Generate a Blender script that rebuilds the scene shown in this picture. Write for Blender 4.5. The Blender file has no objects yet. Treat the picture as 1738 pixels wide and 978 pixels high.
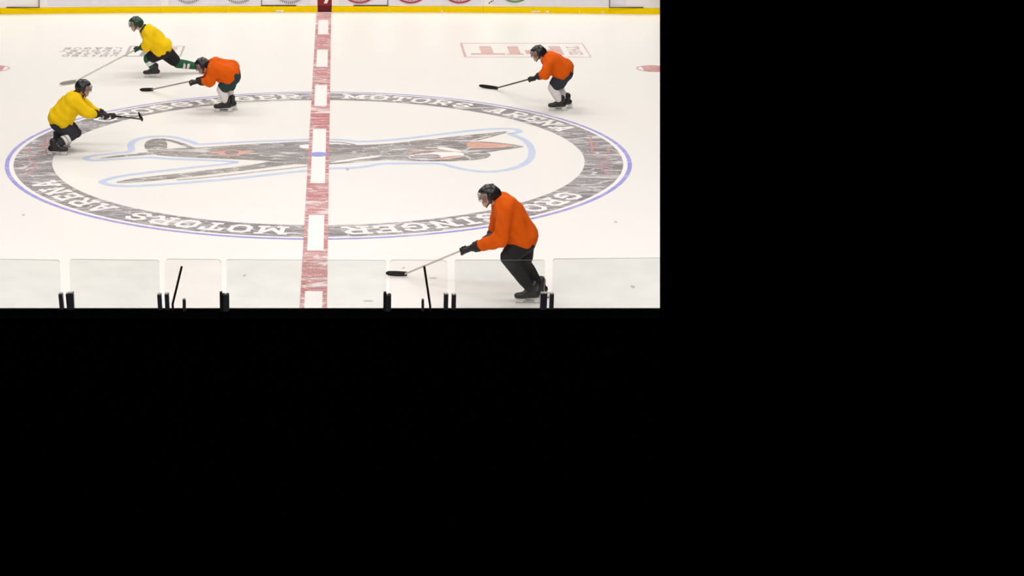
import bpy, bmesh, math, random
from mathutils import Vector, Matrix
random.seed(7)
C = bpy.context.scene.collection
SC = bpy.context.scene

# ---------------------------------------------------------------- camera
F, PX, PY = 3506.0, 571.0, 261.0          # focal length and principal point in photo pixels (1738 x 978)
TH = math.atan(840 / F)                   # downward tilt
CAM = Vector((0.259, -29.39, 7.06))
cd = bpy.data.cameras.new('camera'); cam = bpy.data.objects.new('camera', cd); C.objects.link(cam)
cam.location = CAM; cam.rotation_euler = (math.pi / 2 - TH, 0, 0)
cd.sensor_fit = 'HORIZONTAL'; cd.sensor_width = 36; cd.lens = F / 1738 * 36
cd.shift_x = (869 - PX) / 1738; cd.shift_y = (PY - 489) / 1738
cd.clip_start = 0.5; cd.clip_end = 300
SC.camera = cam

# ---------------------------------------------------------------- world, lamps, exposure
w = bpy.data.worlds.new('dark_hall'); SC.world = w; w.use_nodes = True
w.node_tree.nodes['Background'].inputs[0].default_value = (0, 0, 0, 1)
w.node_tree.nodes['Background'].inputs[1].default_value = 0
SC.view_settings.view_transform = 'Standard'; SC.view_settings.look = 'None'
SC.view_settings.gamma = 1; SC.view_settings.use_curve_mapping = False
SC.view_settings.exposure = 0.0
def area(x, y, z, sx, sy, power, col, tilt=0):
    l = bpy.data.lights.new('arena_lamp', 'AREA'); l.shape = 'RECTANGLE'; l.size = sx; l.size_y = sy
    l.energy = power; l.color = col
    o = bpy.data.objects.new('arena_lamp', l); C.objects.link(o); o.location = (x, y, z); o.rotation_euler = (tilt, 0, 0)
WARM = (1.0, 0.955, 0.885); ROSE = (1.0, 0.938, 0.912)
PW = 487
for x in (-8, 0, 8):
    area(x, -13, 11, 5, 3, PW * 0.80, ROSE)
    area(x, -4, 11, 5, 3, PW * 0.80, ROSE)
    area(x, 5, 11, 5, 3, PW * 0.86, WARM)
    area(x, 14, 11, 5, 3, PW * 1.05, WARM)
    area(x, -21, 12, 5, 3, PW * 0.9, WARM, math.radians(38))   # fill row added over the stands to brighten the upright far boards

# ---------------------------------------------------------------- pixel -> place
cT, sT = math.cos(TH), math.sin(TH)
def ray(px, py):
    u = (px - PX) / F; v = -(py - PY) / F
    return Vector((u, cT + v * sT, -sT + v * cT))
def G(px, py, z=0.0):
    d = ray(px, py); return CAM + d * ((z - CAM.z) / d.z)
def P(px, py, Y):
    d = ray(px, py); return CAM + d * ((Y - CAM.y) / d.y)
RIGHT_N = Vector((1, 0, 0))
_r = ray(1120, 261); RIGHT_N = Vector((_r.y, -_r.x, 0)).normalized()
RIGHT_N = (ray(1120, 0).cross(ray(1120, 500))).normalized()
if RIGHT_N.x < 0: RIGHT_N = -RIGHT_N       # the model stops where the photograph stops on the right
def clip_right(bm):
    bmesh.ops.bisect_plane(bm, geom=bm.verts[:] + bm.edges[:] + bm.faces[:], plane_co=CAM, plane_no=RIGHT_N, clear_outer=True)
    be = [e for e in bm.edges if e.is_boundary]
    if be: bmesh.ops.holes_fill(bm, edges=be, sides=8)

# ---------------------------------------------------------------- materials
def new_mat(name):
    m = bpy.data.materials.new(name); m.use_nodes = True
    nt = m.node_tree; return m, nt, nt.nodes['Principled BSDF']
def N(nt, t, **kw):
    n = nt.nodes.new(t)
    for k, v in kw.items(): setattr(n, k, v)
    return n
def mix_col(nt, fac, a, b):
    n = N(nt, 'ShaderNodeMix', data_type='RGBA')
    for s, v in ((0, fac), (6, a), (7, b)):
        if hasattr(v, 'links'): nt.links.new(v, n.inputs[s])
        elif isinstance(v, (int, float)): n.inputs[s].default_value = v
        else: n.inputs[s].default_value = (*v, 1)
    return n.outputs[2]
def ramp(nt, src, a, b):
    n = N(nt, 'ShaderNodeMapRange'); n.inputs[1].default_value = a; n.inputs[2].default_value = b
    nt.links.new(src, n.inputs[0]); return n.outputs[0]
def math_n(nt, op, a, b=None):
    n = N(nt, 'ShaderNodeMath', operation=op)
    for i, v in enumerate((a, b)):
        if v is None: continue
        if hasattr(v, 'links'): nt.links.new(v, n.inputs[i])
        else: n.inputs[i].default_value = v
    return n.outputs[0]
def noise(nt, vec, scale, detail=2, rough=0.5):
    n = N(nt, 'ShaderNodeTexNoise'); n.inputs['Scale'].default_value = scale; n.inputs['Detail'].default_value = detail
    n.inputs['Roughness'].default_value = rough
    nt.links.new(vec, n.inputs['Vector']); return n.outputs[0]
def mapped(nt, vec, scale=(1, 1, 1), rot=(0, 0, 0), loc=(0, 0, 0)):
    n = N(nt, 'ShaderNodeMapping'); n.inputs['Scale'].default_value = scale; n.inputs['Rotation'].default_value = rot
    n.inputs['Location'].default_value = loc
    nt.links.new(vec, n.inputs['Vector']); return n.outputs[0]
def scratches(nt, pos, dens=1.0):
    """long thin skate cuts: contour lines of stretched noise, several directions"""
    out = None
    for i, (ang, sc, wd) in enumerate(((0.95, 0.8, .010), (-0.9, 0.9, .010), (1.3, 1.0, .010), (-0.35, 0.7, .007), (1.65, 1.3, .011), (2.3, 1.4, .011), (1.1, 2.0, .013), (-1.25, 2.2, .013), (0.7, 2.4, .010), (1.9, 2.8, .013))):
        v = mapped(nt, pos, (sc * 0.35, sc * 1.7, 1), (0, 0, ang), (7.3 * i, 3.1 * i, 0))
        n = noise(nt, v, 1.6, 1.0)
        d = math_n(nt, 'ABSOLUTE', math_n(nt, 'SUBTRACT', n, 0.5))
        line = ramp(nt, d, wd * dens, wd * dens * 0.25)
        gate = ramp(nt, noise(nt, mapped(nt, pos, (1, 1, 1), (0, 0, 0), (11 * i, 5, 0)), 0.9, 1), 0.44, 0.52)
        line = math_n(nt, 'MULTIPLY', line, gate)
        out = line if out is None else math_n(nt, 'MAXIMUM', out, line)
    return out
ICE = (0.88, 0.862, 0.845)
def ice_mat():
    m, nt, b = new_mat('ice')
    pos = N(nt, 'ShaderNodeNewGeometry').outputs['Position']
    big = noise(nt, mapped(nt, pos, (0.5, 1.0, 1)), 0.5, 3)
    fine = noise(nt, mapped(nt, pos, (3, 9, 1)), 3, 4)
    col = mix_col(nt, ramp(nt, big, 0.3, 0.7), (0.885, 0.862, 0.838), (0.868, 0.857, 0.838))
    col = mix_col(nt, math_n(nt, 'MULTIPLY', ramp(nt, fine, 0.56, 0.8), 0.07), col, (0.72, 0.72, 0.74))
    col = mix_col(nt, math_n(nt, 'MULTIPLY', scratches(nt, pos, 0.5), 0.10), col, (0.74, 0.73, 0.74))
    nt.links.new(col, b.inputs['Base Color'])
    b.inputs['Roughness'].default_value = 0.3; b.inputs['Specular IOR Level'].default_value = 0.22
    bump = N(nt, 'ShaderNodeBump'); bump.inputs['Strength'].default_value = 0.05; bump.inputs['Distance'].default_value = 0.004
    nt.links.new(fine, bump.inputs['Height']); nt.links.new(bump.outputs[0], b.inputs['Normal'])
    return m
def paint(name, col, wear=0.5, speck=0.5, white=(0.86, 0.84, 0.83)):
    """paint frozen under the ice, cut by skates: speckle wear plus long scratches"""
    m, nt, b = new_mat(name)
    pos = N(nt, 'ShaderNodeNewGeometry').outputs['Position']
    sp = noise(nt, mapped(nt, pos, (42, 12, 1)), 1.5, 3, 0.7)
    big = noise(nt, pos, 1.1, 2)
    a = math_n(nt, 'MULTIPLY', ramp(nt, sp, 0.42, 0.72), speck)
    a = math_n(nt, 'MULTIPLY', a, ramp(nt, big, 0.15, 0.6))
    s = math_n(nt, 'MULTIPLY', scratches(nt, pos, 1.0), wear)
    fac = math_n(nt, 'MAXIMUM', a, s)
    c = mix_col(nt, fac, col, white)
    nt.links.new(c, b.inputs['Base Color'])
    b.inputs['Roughness'].default_value = 0.35; b.inputs['Specular IOR Level'].default_value = 0.2
    return m
def plain(name, col, rough=0.6, spec=0.3, var=0.12, scale=6.0, metal=0.0, bump=0.0, bscale=25):
    m, nt, b = new_mat(name)
    tc = N(nt, 'ShaderNodeTexCoord').outputs['Object']
    n = noise(nt, tc, scale, 3)
    lo = tuple(max(0, c * (1 - var)) for c in col); hi = tuple(min(1, c * (1 + var)) for c in col)
    nt.links.new(mix_col(nt, n, lo, hi), b.inputs['Base Color'])
    b.inputs['Roughness'].default_value = rough; b.inputs['Specular IOR Level'].default_value = spec
    b.inputs['Metallic'].default_value = metal
    if bump:
        bp = N(nt, 'ShaderNodeBump'); bp.inputs['Strength'].default_value = bump; bp.inputs['Distance'].default_value = 0.02
        nt.links.new(noise(nt, mapped(nt, tc, (1, 1, 0.5)), bscale, 3), bp.inputs['Height']); nt.links.new(bp.outputs[0], b.inputs['Normal'])
    return m
def glass_mat(name, tint, haze, gloss=None):
    m = bpy.data.materials.new(name); m.use_nodes = True; nt = m.node_tree
    nt.nodes.remove(nt.nodes['Principled BSDF']); out = nt.nodes['Material Output']
    tr = N(nt, 'ShaderNodeBsdfTransparent'); tr.inputs[0].default_value = (*tint, 1)
    df = N(nt, 'ShaderNodeBsdfDiffuse'); df.inputs[0].default_value = (0.75, 0.78, 0.74, 1)
    gl = N(nt, 'ShaderNodeBsdfGlossy'); gl.inputs['Roughness'].default_value = 0.05
    pos = N(nt, 'ShaderNodeNewGeometry').outputs['Position']
    smear = ramp(nt, noise(nt, mapped(nt, pos, (2, 1, 5)), 1.6, 3), 0.3, 0.75)
    m1 = N(nt, 'ShaderNodeMixShader'); nt.links.new(math_n(nt, 'MULTIPLY', smear, haze), m1.inputs[0])
    nt.links.new(tr.outputs[0], m1.inputs[1]); nt.links.new(df.outputs[0], m1.inputs[2])
    fr = N(nt, 'ShaderNodeFresnel'); fr.inputs[0].default_value = 1.3
    m2 = N(nt, 'ShaderNodeMixShader'); m2.inputs[0].default_value = gloss or 0
    if gloss is None: nt.links.new(fr.outputs[0], m2.inputs[0])
    nt.links.new(m1.outputs[0], m2.inputs[1]); nt.links.new(gl.outputs[0], m2.inputs[2])
    nt.links.new(m2.outputs[0], out.inputs[0]); return m
M = dict(
    ice=ice_mat(),
    grey=paint('grey_ice_paint', (0.165, 0.145, 0.168), 0.75, 0.62),
    plane=paint('warm_grey_ice_paint', (0.185, 0.165, 0.165), 0.75, 0.62),
    white=paint('white_ice_paint', (0.90, 0.87, 0.86), 0.0, 0.0),
    blue=paint('blue_ice_paint', (0.27, 0.27, 0.72), 0.4, 0.45),
    pale_blue=paint('pale_blue_ice_paint', (0.50, 0.61, 0.83), 0.3, 0.4),
    red=paint('red_ice_paint', (0.47, 0.105, 0.12), 0.85, 0.6),
    pale_red=paint('pale_red_ice_paint', (0.66, 0.37, 0.36), 0.4, 0.6),
    faint_red=paint('faint_red_ice_paint', (0.60, 0.27, 0.26), 0.5, 0.8, (0.5, 0.45, 0.46)),
    orange=paint('orange_ice_paint', (0.66, 0.32, 0.24), 0.5, 0.5),
    letter_grey=paint('brown_grey_ice_paint', (0.40, 0.36, 0.37), 0.4, 0.6),
    scuff=paint('scuffed_ice', (0.50, 0.48, 0.50), 0.2, 0.6),
    board=plain('white_board', (0.90, 0.86, 0.85), 0.4, 0.3, 0.03, 2),
    film=plain('lavender_board_film', (0.80, 0.77, 0.84), 0.4, 0.3, 0.10, 7),
    yellow=plain('yellow_kickplate', (1.0, 0.68, 0.0), 0.7, 0.03, 0.05, 3),
    darkred=plain('dark_red_board', (0.26, 0.022, 0.028), 0.5, 0.2, 0.1, 4),
    maroon=plain('maroon_kickplate', (0.13, 0.012, 0.016), 0.5, 0.2, 0.1, 4),
    ink=plain('grey_ink', (0.20, 0.18, 0.20), 0.6, 0.2),
    redink=plain('red_ink', (0.42, 0.05, 0.07), 0.6, 0.2),
    greenink=plain('green_ink', (0.13, 0.28, 0.08), 0.6, 0.2),
    gap=plain('dark_gap', (0.08, 0.05, 0.06), 0.8, 0.1),
    black=plain('black_rubber_backing', (0.0006, 0.0006, 0.0006), 1.0, 0.0),
    post=plain('dark_navy_aluminium', (0.030, 0.034, 0.045), 0.4, 0.4, 0.1, 4),
    postcap=plain('bare_aluminium', (0.45, 0.45, 0.43), 0.35, 0.5, 0.1, 8, 0.6),
    rod=plain('black_steel_rod', (0.012, 0.011, 0.010), 0.5, 0.3),
    pane=glass_mat('greenish_safety_glass', (0.948, 0.964, 0.956), 0.05),
    pane_clear=glass_mat('clear_safety_glass', (0.985, 0.98, 0.976), 0.03),
    pane_edge=plain('polished_glass_edge', (0.06, 0.07, 0.065), 0.3, 0.4, 0.1, 5),
    skin=plain('skin', (0.62, 0.40, 0.30), 0.55, 0.3, 0.05),
    lip=plain('lips', (0.45, 0.18, 0.16), 0.5, 0.3, 0.05), eye=plain('eye_white', (0.75, 0.75, 0.75), 0.2, 0.5, 0.02),
    iris=plain('iris', (0.06, 0.04, 0.03), 0.2, 0.5, 0.02), hair=plain('brown_hair', (0.06, 0.035, 0.02), 0.7, 0.2),
    or_jersey=plain('orange_jersey', (0.66, 0.098, 0.003), 0.85, 0.12, 0.16, 5, 0, 0.5, 9),
    ye_jersey=plain('yellow_jersey', (0.80, 0.52, 0.006), 0.85, 0.12, 0.14, 5, 0, 0.5, 9),
    or_dark=plain('dark_orange_hem', (0.44, 0.07, 0.006), 0.85, 0.1, 0.1, 6),
    ye_dark=plain('dark_green_hem', (0.02, 0.06, 0.035), 0.85, 0.1, 0.1, 6),
    blackcloth=plain('black_nylon', (0.016, 0.015, 0.017), 0.75, 0.2, 0.2, 6, 0, 0.4, 9),
    navycloth=plain('charcoal_nylon', (0.030, 0.032, 0.042), 0.75, 0.2, 0.2, 6, 0, 0.4, 9),
    greencloth=plain('dark_green_knit', (0.025, 0.105, 0.055), 0.85, 0.1, 0.15, 8),
    tealcloth=plain('dark_teal_nylon', (0.018, 0.045, 0.045), 0.8, 0.2, 0.15, 8),
    whitecloth=plain('white_knit', (0.72, 0.69, 0.67), 0.85, 0.1, 0.06, 8),
    blackhelmet=plain('black_helmet', (0.014, 0.014, 0.016), 0.3, 0.4, 0.1), greenhelmet=plain('dark_green_helmet', (0.012, 0.05, 0.03), 0.3, 0.4, 0.1),
    boot=plain('black_skate_boot', (0.016, 0.015, 0.016), 0.4, 0.4), holder=plain('white_blade_holder', (0.7, 0.7, 0.68), 0.4, 0.3, 0.05),
    steel=plain('steel_blade', (0.55, 0.55, 0.56), 0.25, 0.5, 0.05, 6, 1.0), lace=plain('white_lace', (0.7, 0.7, 0.7), 0.8, 0.1),
    glove=plain('black_glove_leather', (0.016, 0.015, 0.015), 0.6, 0.3, 0.2), greenglove=plain('dark_green_glove', (0.015, 0.05, 0.03), 0.6, 0.3, 0.2),
    palm=plain('grey_glove_palm', (0.09, 0.085, 0.08), 0.8, 0.1),
    shaft_white=plain('silver_white_shaft', (0.56, 0.53, 0.48), 0.4, 0.4, 0.06), shaft_grey=plain('grey_shaft', (0.30, 0.27, 0.24), 0.4, 0.4, 0.08),
    shaft_black=plain('black_shaft', (0.03, 0.028, 0.024), 0.4, 0.4, 0.1), tape=plain('black_cloth_tape', (0.02, 0.019, 0.018), 0.9, 0.1, 0.2, 20),
    whitetape=plain('white_cloth_tape', (0.72, 0.70, 0.66), 0.9, 0.1, 0.1, 20),
    visor=glass_mat('face_shade_visor', (0.60, 0.60, 0.62), 0.0, 0.04),  # dark tint puts the helmet's shade over the face
)

# ---------------------------------------------------------------- object helpers
def empty(name, loc=(0, 0, 0), label=None, cat=None, group=None, kind=None, parent=None):
    o = bpy.data.objects.new(name, None); C.objects.link(o); o.location = loc; o.empty_display_size = 0.2
    if label: o['label'] = label
    if cat: o['category'] = cat
    if group: o['group'] = group
    if kind: o['kind'] = kind
    o.parent = parent; return o
def base_of(o):
    v = Vector((0, 0, 0))
    while o is not None: v += o.location; o = o.parent
    return v
def obj(name, bm, mat, parent=None, label=None, kind=None, smooth=False, clip=False):
    """link a bmesh given in world metres as one mesh object"""
    if clip: clip_right(bm)
    if parent is not None: bmesh.ops.translate(bm, verts=bm.verts, vec=-base_of(parent))
    me = bpy.data.meshes.new(name); bm.to_mesh(me); bm.free()
    for m in (mat if isinstance(mat, (list, tuple)) else [mat]): me.materials.append(m)
    if smooth:
        me.polygons.foreach_set('use_smooth', [True] * len(me.polygons))
    o = bpy.data.objects.new(name, me); C.objects.link(o); o.parent = parent
    if label: o['label'] = label
    if kind: o['kind'] = kind
    return o
def add_box(bm, lo, hi, mi=0):
    vs = [bm.verts.new((x, y, z)) for z in (lo[2], hi[2]) for y in (lo[1], hi[1]) for x in (lo[0], hi[0])]
    for f in ((0, 2, 3, 1), (4, 5, 7, 6), (0, 1, 5, 4), (2, 6, 7, 3), (0, 4, 6, 2), (1, 3, 7, 5)):
        bm.faces.new([vs[i] for i in f]).material_index = mi
def box(lo, hi):
    bm = bmesh.new(); add_box(bm, lo, hi); return bm
def add_prism(bm, poly, z0, z1):
    a = [bm.verts.new((p[0], p[1], z0)) for p in poly]; b = [bm.verts.new((p[0], p[1], z1)) for p in poly]
    n = len(a); bm.faces.new(a[::-1]); bm.faces.new(b)
    for i in range(n): bm.faces.new((a[i], a[(i + 1) % n], b[(i + 1) % n], b[i]))
def add_beam(bm, p0, p1, wd, ht, up=Vector((0, 0, 1))):
    d = (p1 - p0).normalized(); s = d.cross(up)
    s = s.normalized() if s.length > 1e-4 else Vector((1, 0, 0)); u = s.cross(d)
    vs = [bm.verts.new(p + s * (a * wd / 2) + u * (b * ht / 2)) for p in (p0, p1) for a, b in ((-1, -1), (1, -1), (1, 1), (-1, 1))]
    for f in ((0, 3, 2, 1), (4, 5, 6, 7), (0, 1, 5, 4), (1, 2, 6, 5), (2, 3, 7, 6), (3, 0, 4, 7)): bm.faces.new([vs[i] for i in f])
def add_cyl(bm, p0, p1, r0, r1=None, n=14):
    r1 = r0 if r1 is None else r1
    d = (p1 - p0).normalized(); a = d.orthogonal().normalized(); b = d.cross(a)
    A = [bm.verts.new(p0 + (a * math.cos(t) + b * math.sin(t)) * r0) for t in [2 * math.pi * i / n for i in range(n)]]
    B = [bm.verts.new(p1 + (a * math.cos(t) + b * math.sin(t)) * r1) for t in [2 * math.pi * i / n for i in range(n)]]
    bm.faces.new(A[::-1]); bm.faces.new(B)
    for i in range(n): bm.faces.new((A[i], A[(i + 1) % n], B[(i + 1) % n], B[i]))
ZP = 0.0015                                # one coat of paint
def flat(bm, poly, z): bm.faces.new([bm.verts.new((p[0], p[1], z)) for p in poly])
def up_faces(bm):
    bm.normal_update()
    for f in bm.faces:
        if f.normal.z < 0: f.normal_flip()
def annulus(bm, r0, r1, z, n=256, cx=0, cy=0, a0=0, a1=2 * math.pi):
    full = abs(a1 - a0 - 2 * math.pi) < 1e-6; m = n if full else n + 1
    A, B = [], []
    for i in range(m):
        t = a0 + (a1 - a0) * i / n
        A.append(bm.verts.new((cx + r0 * math.cos(t), cy + r0 * math.sin(t), z))); B.append(bm.verts.new((cx + r1 * math.cos(t), cy + r1 * math.sin(t), z)))
    for i in range(n if full else n): bm.faces.new((A[i], B[i], B[(i + 1) % m], A[(i + 1) % m]))
def disc(bm, x, y, rx, ry, z, n=40): flat(bm, [(x + rx * math.cos(2 * math.pi * i / n), y + ry * math.sin(2 * math.pi * i / n)) for i in range(n)], z)
def smooth_pts(pts, k=4, closed=False):
    """Catmull-Rom through 2-D points"""
    out = []; n = len(pts)
    for i in range(n if closed else n - 1):
        p = [Vector(pts[j % n]) if closed else Vector(pts[min(max(j, 0), n - 1)]) for j in (i - 1, i, i + 1, i + 2)]
        for q in range(k):
            t = q / k
            out.append(0.5 * ((2 * p[1]) + (p[2] - p[0]) * t + (2 * p[0] - 5 * p[1] + 4 * p[2] - p[3]) * t * t + (3 * p[1] - p[0] - 3 * p[2] + p[3]) * t ** 3))
    if not closed: out.append(Vector(pts[-1]))
    return out
def ribbon(bm, pts, wd, z, closed=False):
    n = len(pts); L, R = [], []
    for i in range(n):
        a = pts[(i - 1) % n] if closed or i else pts[i]; b = pts[(i + 1) % n] if closed or i < n - 1 else pts[i]
        d = Vector((b[0] - a[0], b[1] - a[1])); d.normalize(); nn = Vector((-d.y, d.x)) * wd / 2
        L.append(bm.verts.new((pts[i][0] + nn.x, pts[i][1] + nn.y, z))); R.append(bm.verts.new((pts[i][0] - nn.x, pts[i][1] - nn.y, z)))
    for i in range(n if closed else n - 1):
        j = (i + 1) % n; bm.faces.new((R[i], R[j], L[j], L[i]))
def gp(pts): return [(lambda g: (g.x, g.y))(G(*p)) for p in pts]

# ---------------------------------------------------------------- block lettering
lo, hi, c = .095, .905, .18
def _glyphs():
    x0, x1 = .10, .76; g = {}
    g['O'] = ([[(x0 + c, lo), (x1 - c, lo), (x1, lo + c), (x1, hi - c), (x1 - c, hi), (x0 + c, hi), (x0, hi - c), (x0, lo + c), (x0 + c, lo)]], .86)
    g['G'] = ([[(x1, hi - .22), (x1, hi - c), (x1 - c, hi), (x0 + c, hi), (x0, hi - c), (x0, lo + c), (x0 + c, lo), (x1 - c, lo), (x1, lo + c), (x1, .46), (.45, .46)]], .86)
    g['C'] = ([[(x1, hi - .22), (x1, hi - c), (x1 - c, hi), (x0 + c, hi), (x0, hi - c), (x0, lo + c), (x0 + c, lo), (x1 - c, lo), (x1, lo + c), (x1, lo + .22)]], .86)
    g['S'] = ([[(x1, hi - .2), (x1 - c, hi), (x0 + c, hi), (x0, hi - c), (x0, .62), (x0 + c, .5), (x1 - c, .5), (x1, .38), (x1, lo + c), (x1 - c, lo), (x0 + c, lo), (x0, lo + .2)]], .86)
    g['I'] = ([[(.3, lo), (.3, hi)], [(.1, lo), (.5, lo)], [(.1, hi), (.5, hi)]], .6)
    g['N'] = ([[(.22, lo), (.22, hi)], [(.2, hi), (.78, lo)], [(.78, lo), (.78, hi)], [(.08, lo), (.36, lo)], [(.62, hi), (.92, hi)], [(.06, hi), (.25, hi)]], 1.0)
    g['E'] = ([[(.2, lo), (.2, hi)], [(.06, hi), (.72, hi), (.72, .72)], [(.2, .5), (.56, .5)], [(.06, lo), (.72, lo), (.72, .28)]], .82)
    g['R'] = ([[(.2, lo), (.2, hi)], [(.06, hi), (.62, hi), (.78, hi - .14), (.78, .6), (.62, .46), (.2, .46)], [(.5, .46), (.78, lo), (.9, lo)], [(.06, lo), (.36, lo)]], .96)
    g['P'] = ([[(.2, lo), (.2, hi)], [(.06, hi), (.62, hi), (.78, hi - .14), (.78, .58), (.62, .42), (.2, .42)], [(.06, lo), (.36, lo)]], .88)
    g['T'] = ([[(.42, lo), (.42, hi)], [(.08, .68), (.08, hi), (.76, hi), (.76, .68)], [(.26, lo), (.58, lo)]], .84)
    g['M'] = ([[(.2, lo), (.2, hi)], [(.2, hi), (.56, .3), (.92, hi)], [(.92, hi), (.92, lo)], [(.06, lo), (.34, lo)], [(.78, lo), (1.06, lo)], [(.06, hi), (.2, hi)], [(.92, hi), (1.06, hi)]], 1.14)
    g['A'] = ([[(.2, lo), (.46, hi), (.54, hi), (.8, lo)], [(.3, .34), (.7, .34)], [(.06, lo), (.34, lo)], [(.66, lo), (.94, lo)]], 1.0)
    g['U'] = ([[(x0, hi), (x0, lo + c), (x0 + c, lo), (x1 - c, lo), (x1, lo + c), (x1, hi)]], .86)
    g['D'] = ([[(x0, lo), (x0, hi), (x1 - c, hi), (x1, hi - c), (x1, lo + c), (x1 - c, lo), (x0, lo)]], .86)
    g['L'] = ([[(x0, hi), (x0, lo), (x1, lo)]], .8)
    g['H'] = ([[(x0, lo), (x0, hi)], [(x1, lo), (x1, hi)], [(x0, .5), (x1, .5)]], .86)
    g['K'] = ([[(x0, lo), (x0, hi)], [(x1, hi), (.2, .48)], [(.35, .55), (x1, lo)]], .86)
    g['Y'] = ([[(.06, hi), (.42, .5), (.78, hi)], [(.42, .5), (.42, lo)]], .84)
    return g
GL = _glyphs()
def letter_quads(ch, t=.19):
    for st in GL[ch][0]:
        for (ax, ay), (bx, by) in zip(st[:-1], st[1:]):
            d = Vector((bx - ax, by - ay)); L = d.length; d /= L; n = Vector((-d.y, d.x)) * t / 2; e = d * t * .42
            A = Vector((ax, ay)) - e; B = Vector((bx, by)) + e
            k = max(1, int(L / .25))
            for i in range(k):
                p, q = A.lerp(B, i / k), A.lerp(B, (i + 1) / k)
                yield [p - n, q - n, q + n, p + n]
def text_width(s, sp=.16): return sum((GL[ch][1] if ch != ' ' else .7) + sp for ch in s) - sp
def lay_letters(s, fn, parent, mat, z, t=.19, sp=.16, name='letter'):
    x = 0
    for ch in s:
        if ch != ' ':
            bm = bmesh.new()
            for k, q in enumerate(letter_quads(ch, t)): flat(bm, [fn(x + v.x, v.y) for v in q], z + .00025 * (k % 12))
            up_faces(bm); obj(name, bm, mat, parent, clip=True)
            x += GL[ch][1] + sp
        else: x += .7 + sp

# ================================================================ THE ICE
YN = -12.95                                                       # plane of the near glass
top_near = P(560, 523, YN).z                                       # top of the near boards
# right edge of the modelled ice = right edge of the photograph
nr = P(1120, 500, YN)
floor = empty('floor', (0, 0, 0), 'white ice sheet with painted centre circle, red centre line and skate scratches', kind='structure')
bm = bmesh.new(); add_prism(bm, [(-14, YN - .1), (16, YN - .1), (16, 13.2), (-14, 13.2)], -.06, 0)
obj('ice_sheet', bm, M['ice'], floor, clip=True)

# --- centre circle with the arena's name
cc = empty('centre_circle', (0, 0, 0), parent=floor)
bm = bmesh.new(); annulus(bm, 4.39, 4.50, ZP); obj('white_ring', bm, M['white'], cc)
bm = bmesh.new(); annulus(bm, 3.865, 4.415, ZP * 2); obj('grey_band', bm, M['grey'], cc, 'scratched grey painted band')
bm = bmesh.new(); annulus(bm, 4.478, 4.538, ZP * 2); obj('blue_ring', bm, M['blue'], cc, 'thin blue painted ring')
r0, hgt = 3.965, .37
for rot in (0, 180):
    for s, a_start, a_end in (('GROSSINGER', 146.8, 94.6), ('MOTORS ARENA', 85.0, 22.5)):
        W = text_width(s); A0 = math.radians(a_start + rot); A1 = math.radians(a_end + rot)
        def fn(u, v, A0=A0, A1=A1, W=W):
            a = A0 + (A1 - A0) * u / W; r = r0 + hgt * v
            return (r * math.cos(a), r * math.sin(a))
        lay_letters(s, fn, cc, M['white'], ZP * 3)
for sx in (-1, 1):
    bm = bmesh.new()
    for pts in ([(4.22, -.95), (4.05, -.6), (4.2, -.25), (4.02, .2), (4.18, .75)], [(4.1, -1.25), (4.02, -.85)], [(4.05, .5), (4.12, 1.15)], [(4.25, .1), (4.3, .45)]):
        ribbon(bm, smooth_pts([(sx * a, b) for a, b in pts]), .035, ZP * 3)
    up_faces(bm); obj('faint_red_mark', bm, M['faint_red'], cc, 'faint worn red marks on the grey band')

# --- airplane emblem
em = empty('airplane_emblem', (0, 0, 0), parent=floor)
outline = [(145, 269), (158, 264.5), (200, 260), (222, 256.5), (222, 246), (230, 238), (250, 233), (275, 231.5), (300, 234), (325, 241), (338, 245), (380, 243), (440, 240), (500, 238), (523, 237),
           (560, 237), (585, 238), (612, 240.5), (660, 238), (700, 234), (740, 229), (790, 223), (830, 219.5), (865, 218.5), (882, 222), (874, 226), (866, 227.5), (885, 235), (898, 245), (903, 258), (898, 272), (880, 283), (850, 290), (820, 291.5), (790, 288), (765, 282.5), (745, 278), (700, 277.5), (650, 278), (625, 282), (600, 285), (560, 286),
           (527, 289), (480, 294), (400, 303), (330, 309), (270, 313.5), (220, 316), (188, 314), (173, 309), (185, 304), (210, 298.5), (260, 292), (330, 284), (385, 278.5), (400, 275.5), (385, 273.5), (340, 271.5), (290, 269.5), (250, 267.5), (200, 270), (160, 272.5)]
bm = bmesh.new(); ribbon(bm, smooth_pts(gp(outline), 5, True), .105, ZP, True); up_faces(bm)
obj('pale_blue_outline', bm, M['pale_blue'], em, 'pale blue outline around the airplane')
def patch(name, pts, mat, z, label=None, k=3):
    bm = bmesh.new(); flat(bm, smooth_pts(gp(pts), k, True) if k > 1 else gp(pts), z)
    bmesh.ops.triangulate(bm, faces=bm.faces[:]); up_faces(bm); return obj(name, bm, mat, em, label)
patch('tail_wing', [(168, 269), (200, 264), (252, 258.5), (262, 261), (255, 262.5), (200, 267)], M['plane'], ZP)
patch('tail_fin', [(245, 247), (248, 241), (258, 236.5), (270, 235.5), (280, 238), (284, 246), (281, 256), (268, 261), (254, 258.5), (247, 253)], M['plane'], ZP * 1.2)
bm = bmesh.new(); ribbon(bm, smooth_pts(gp([(272, 236), (290, 239), (310, 245), (326, 251.5)])), .09, ZP * 1.5); up_faces(bm); obj('fin_edge', bm, M['plane'], em)
patch('fuselage', [(257, 261), (282, 253), (325, 251), (360, 249), (420, 245), (475, 242.5), (530, 240.5), (560, 246), (620, 246), (660, 244), (700, 240), (730, 236.5), (760, 233), (800, 230), (798, 240), (790, 245), (791, 252), (815, 257), (832, 261), (829, 267), (812, 271), (780, 273.5), (740, 274), (690, 273.5), (660, 271.5), (636, 273), (600, 276), (560, 279), (520, 279), (480, 278), (455, 276), (445, 273), (400, 270.5), (340, 268), (290, 265.5)], M['plane'], ZP * 1.4, k=2)
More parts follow.
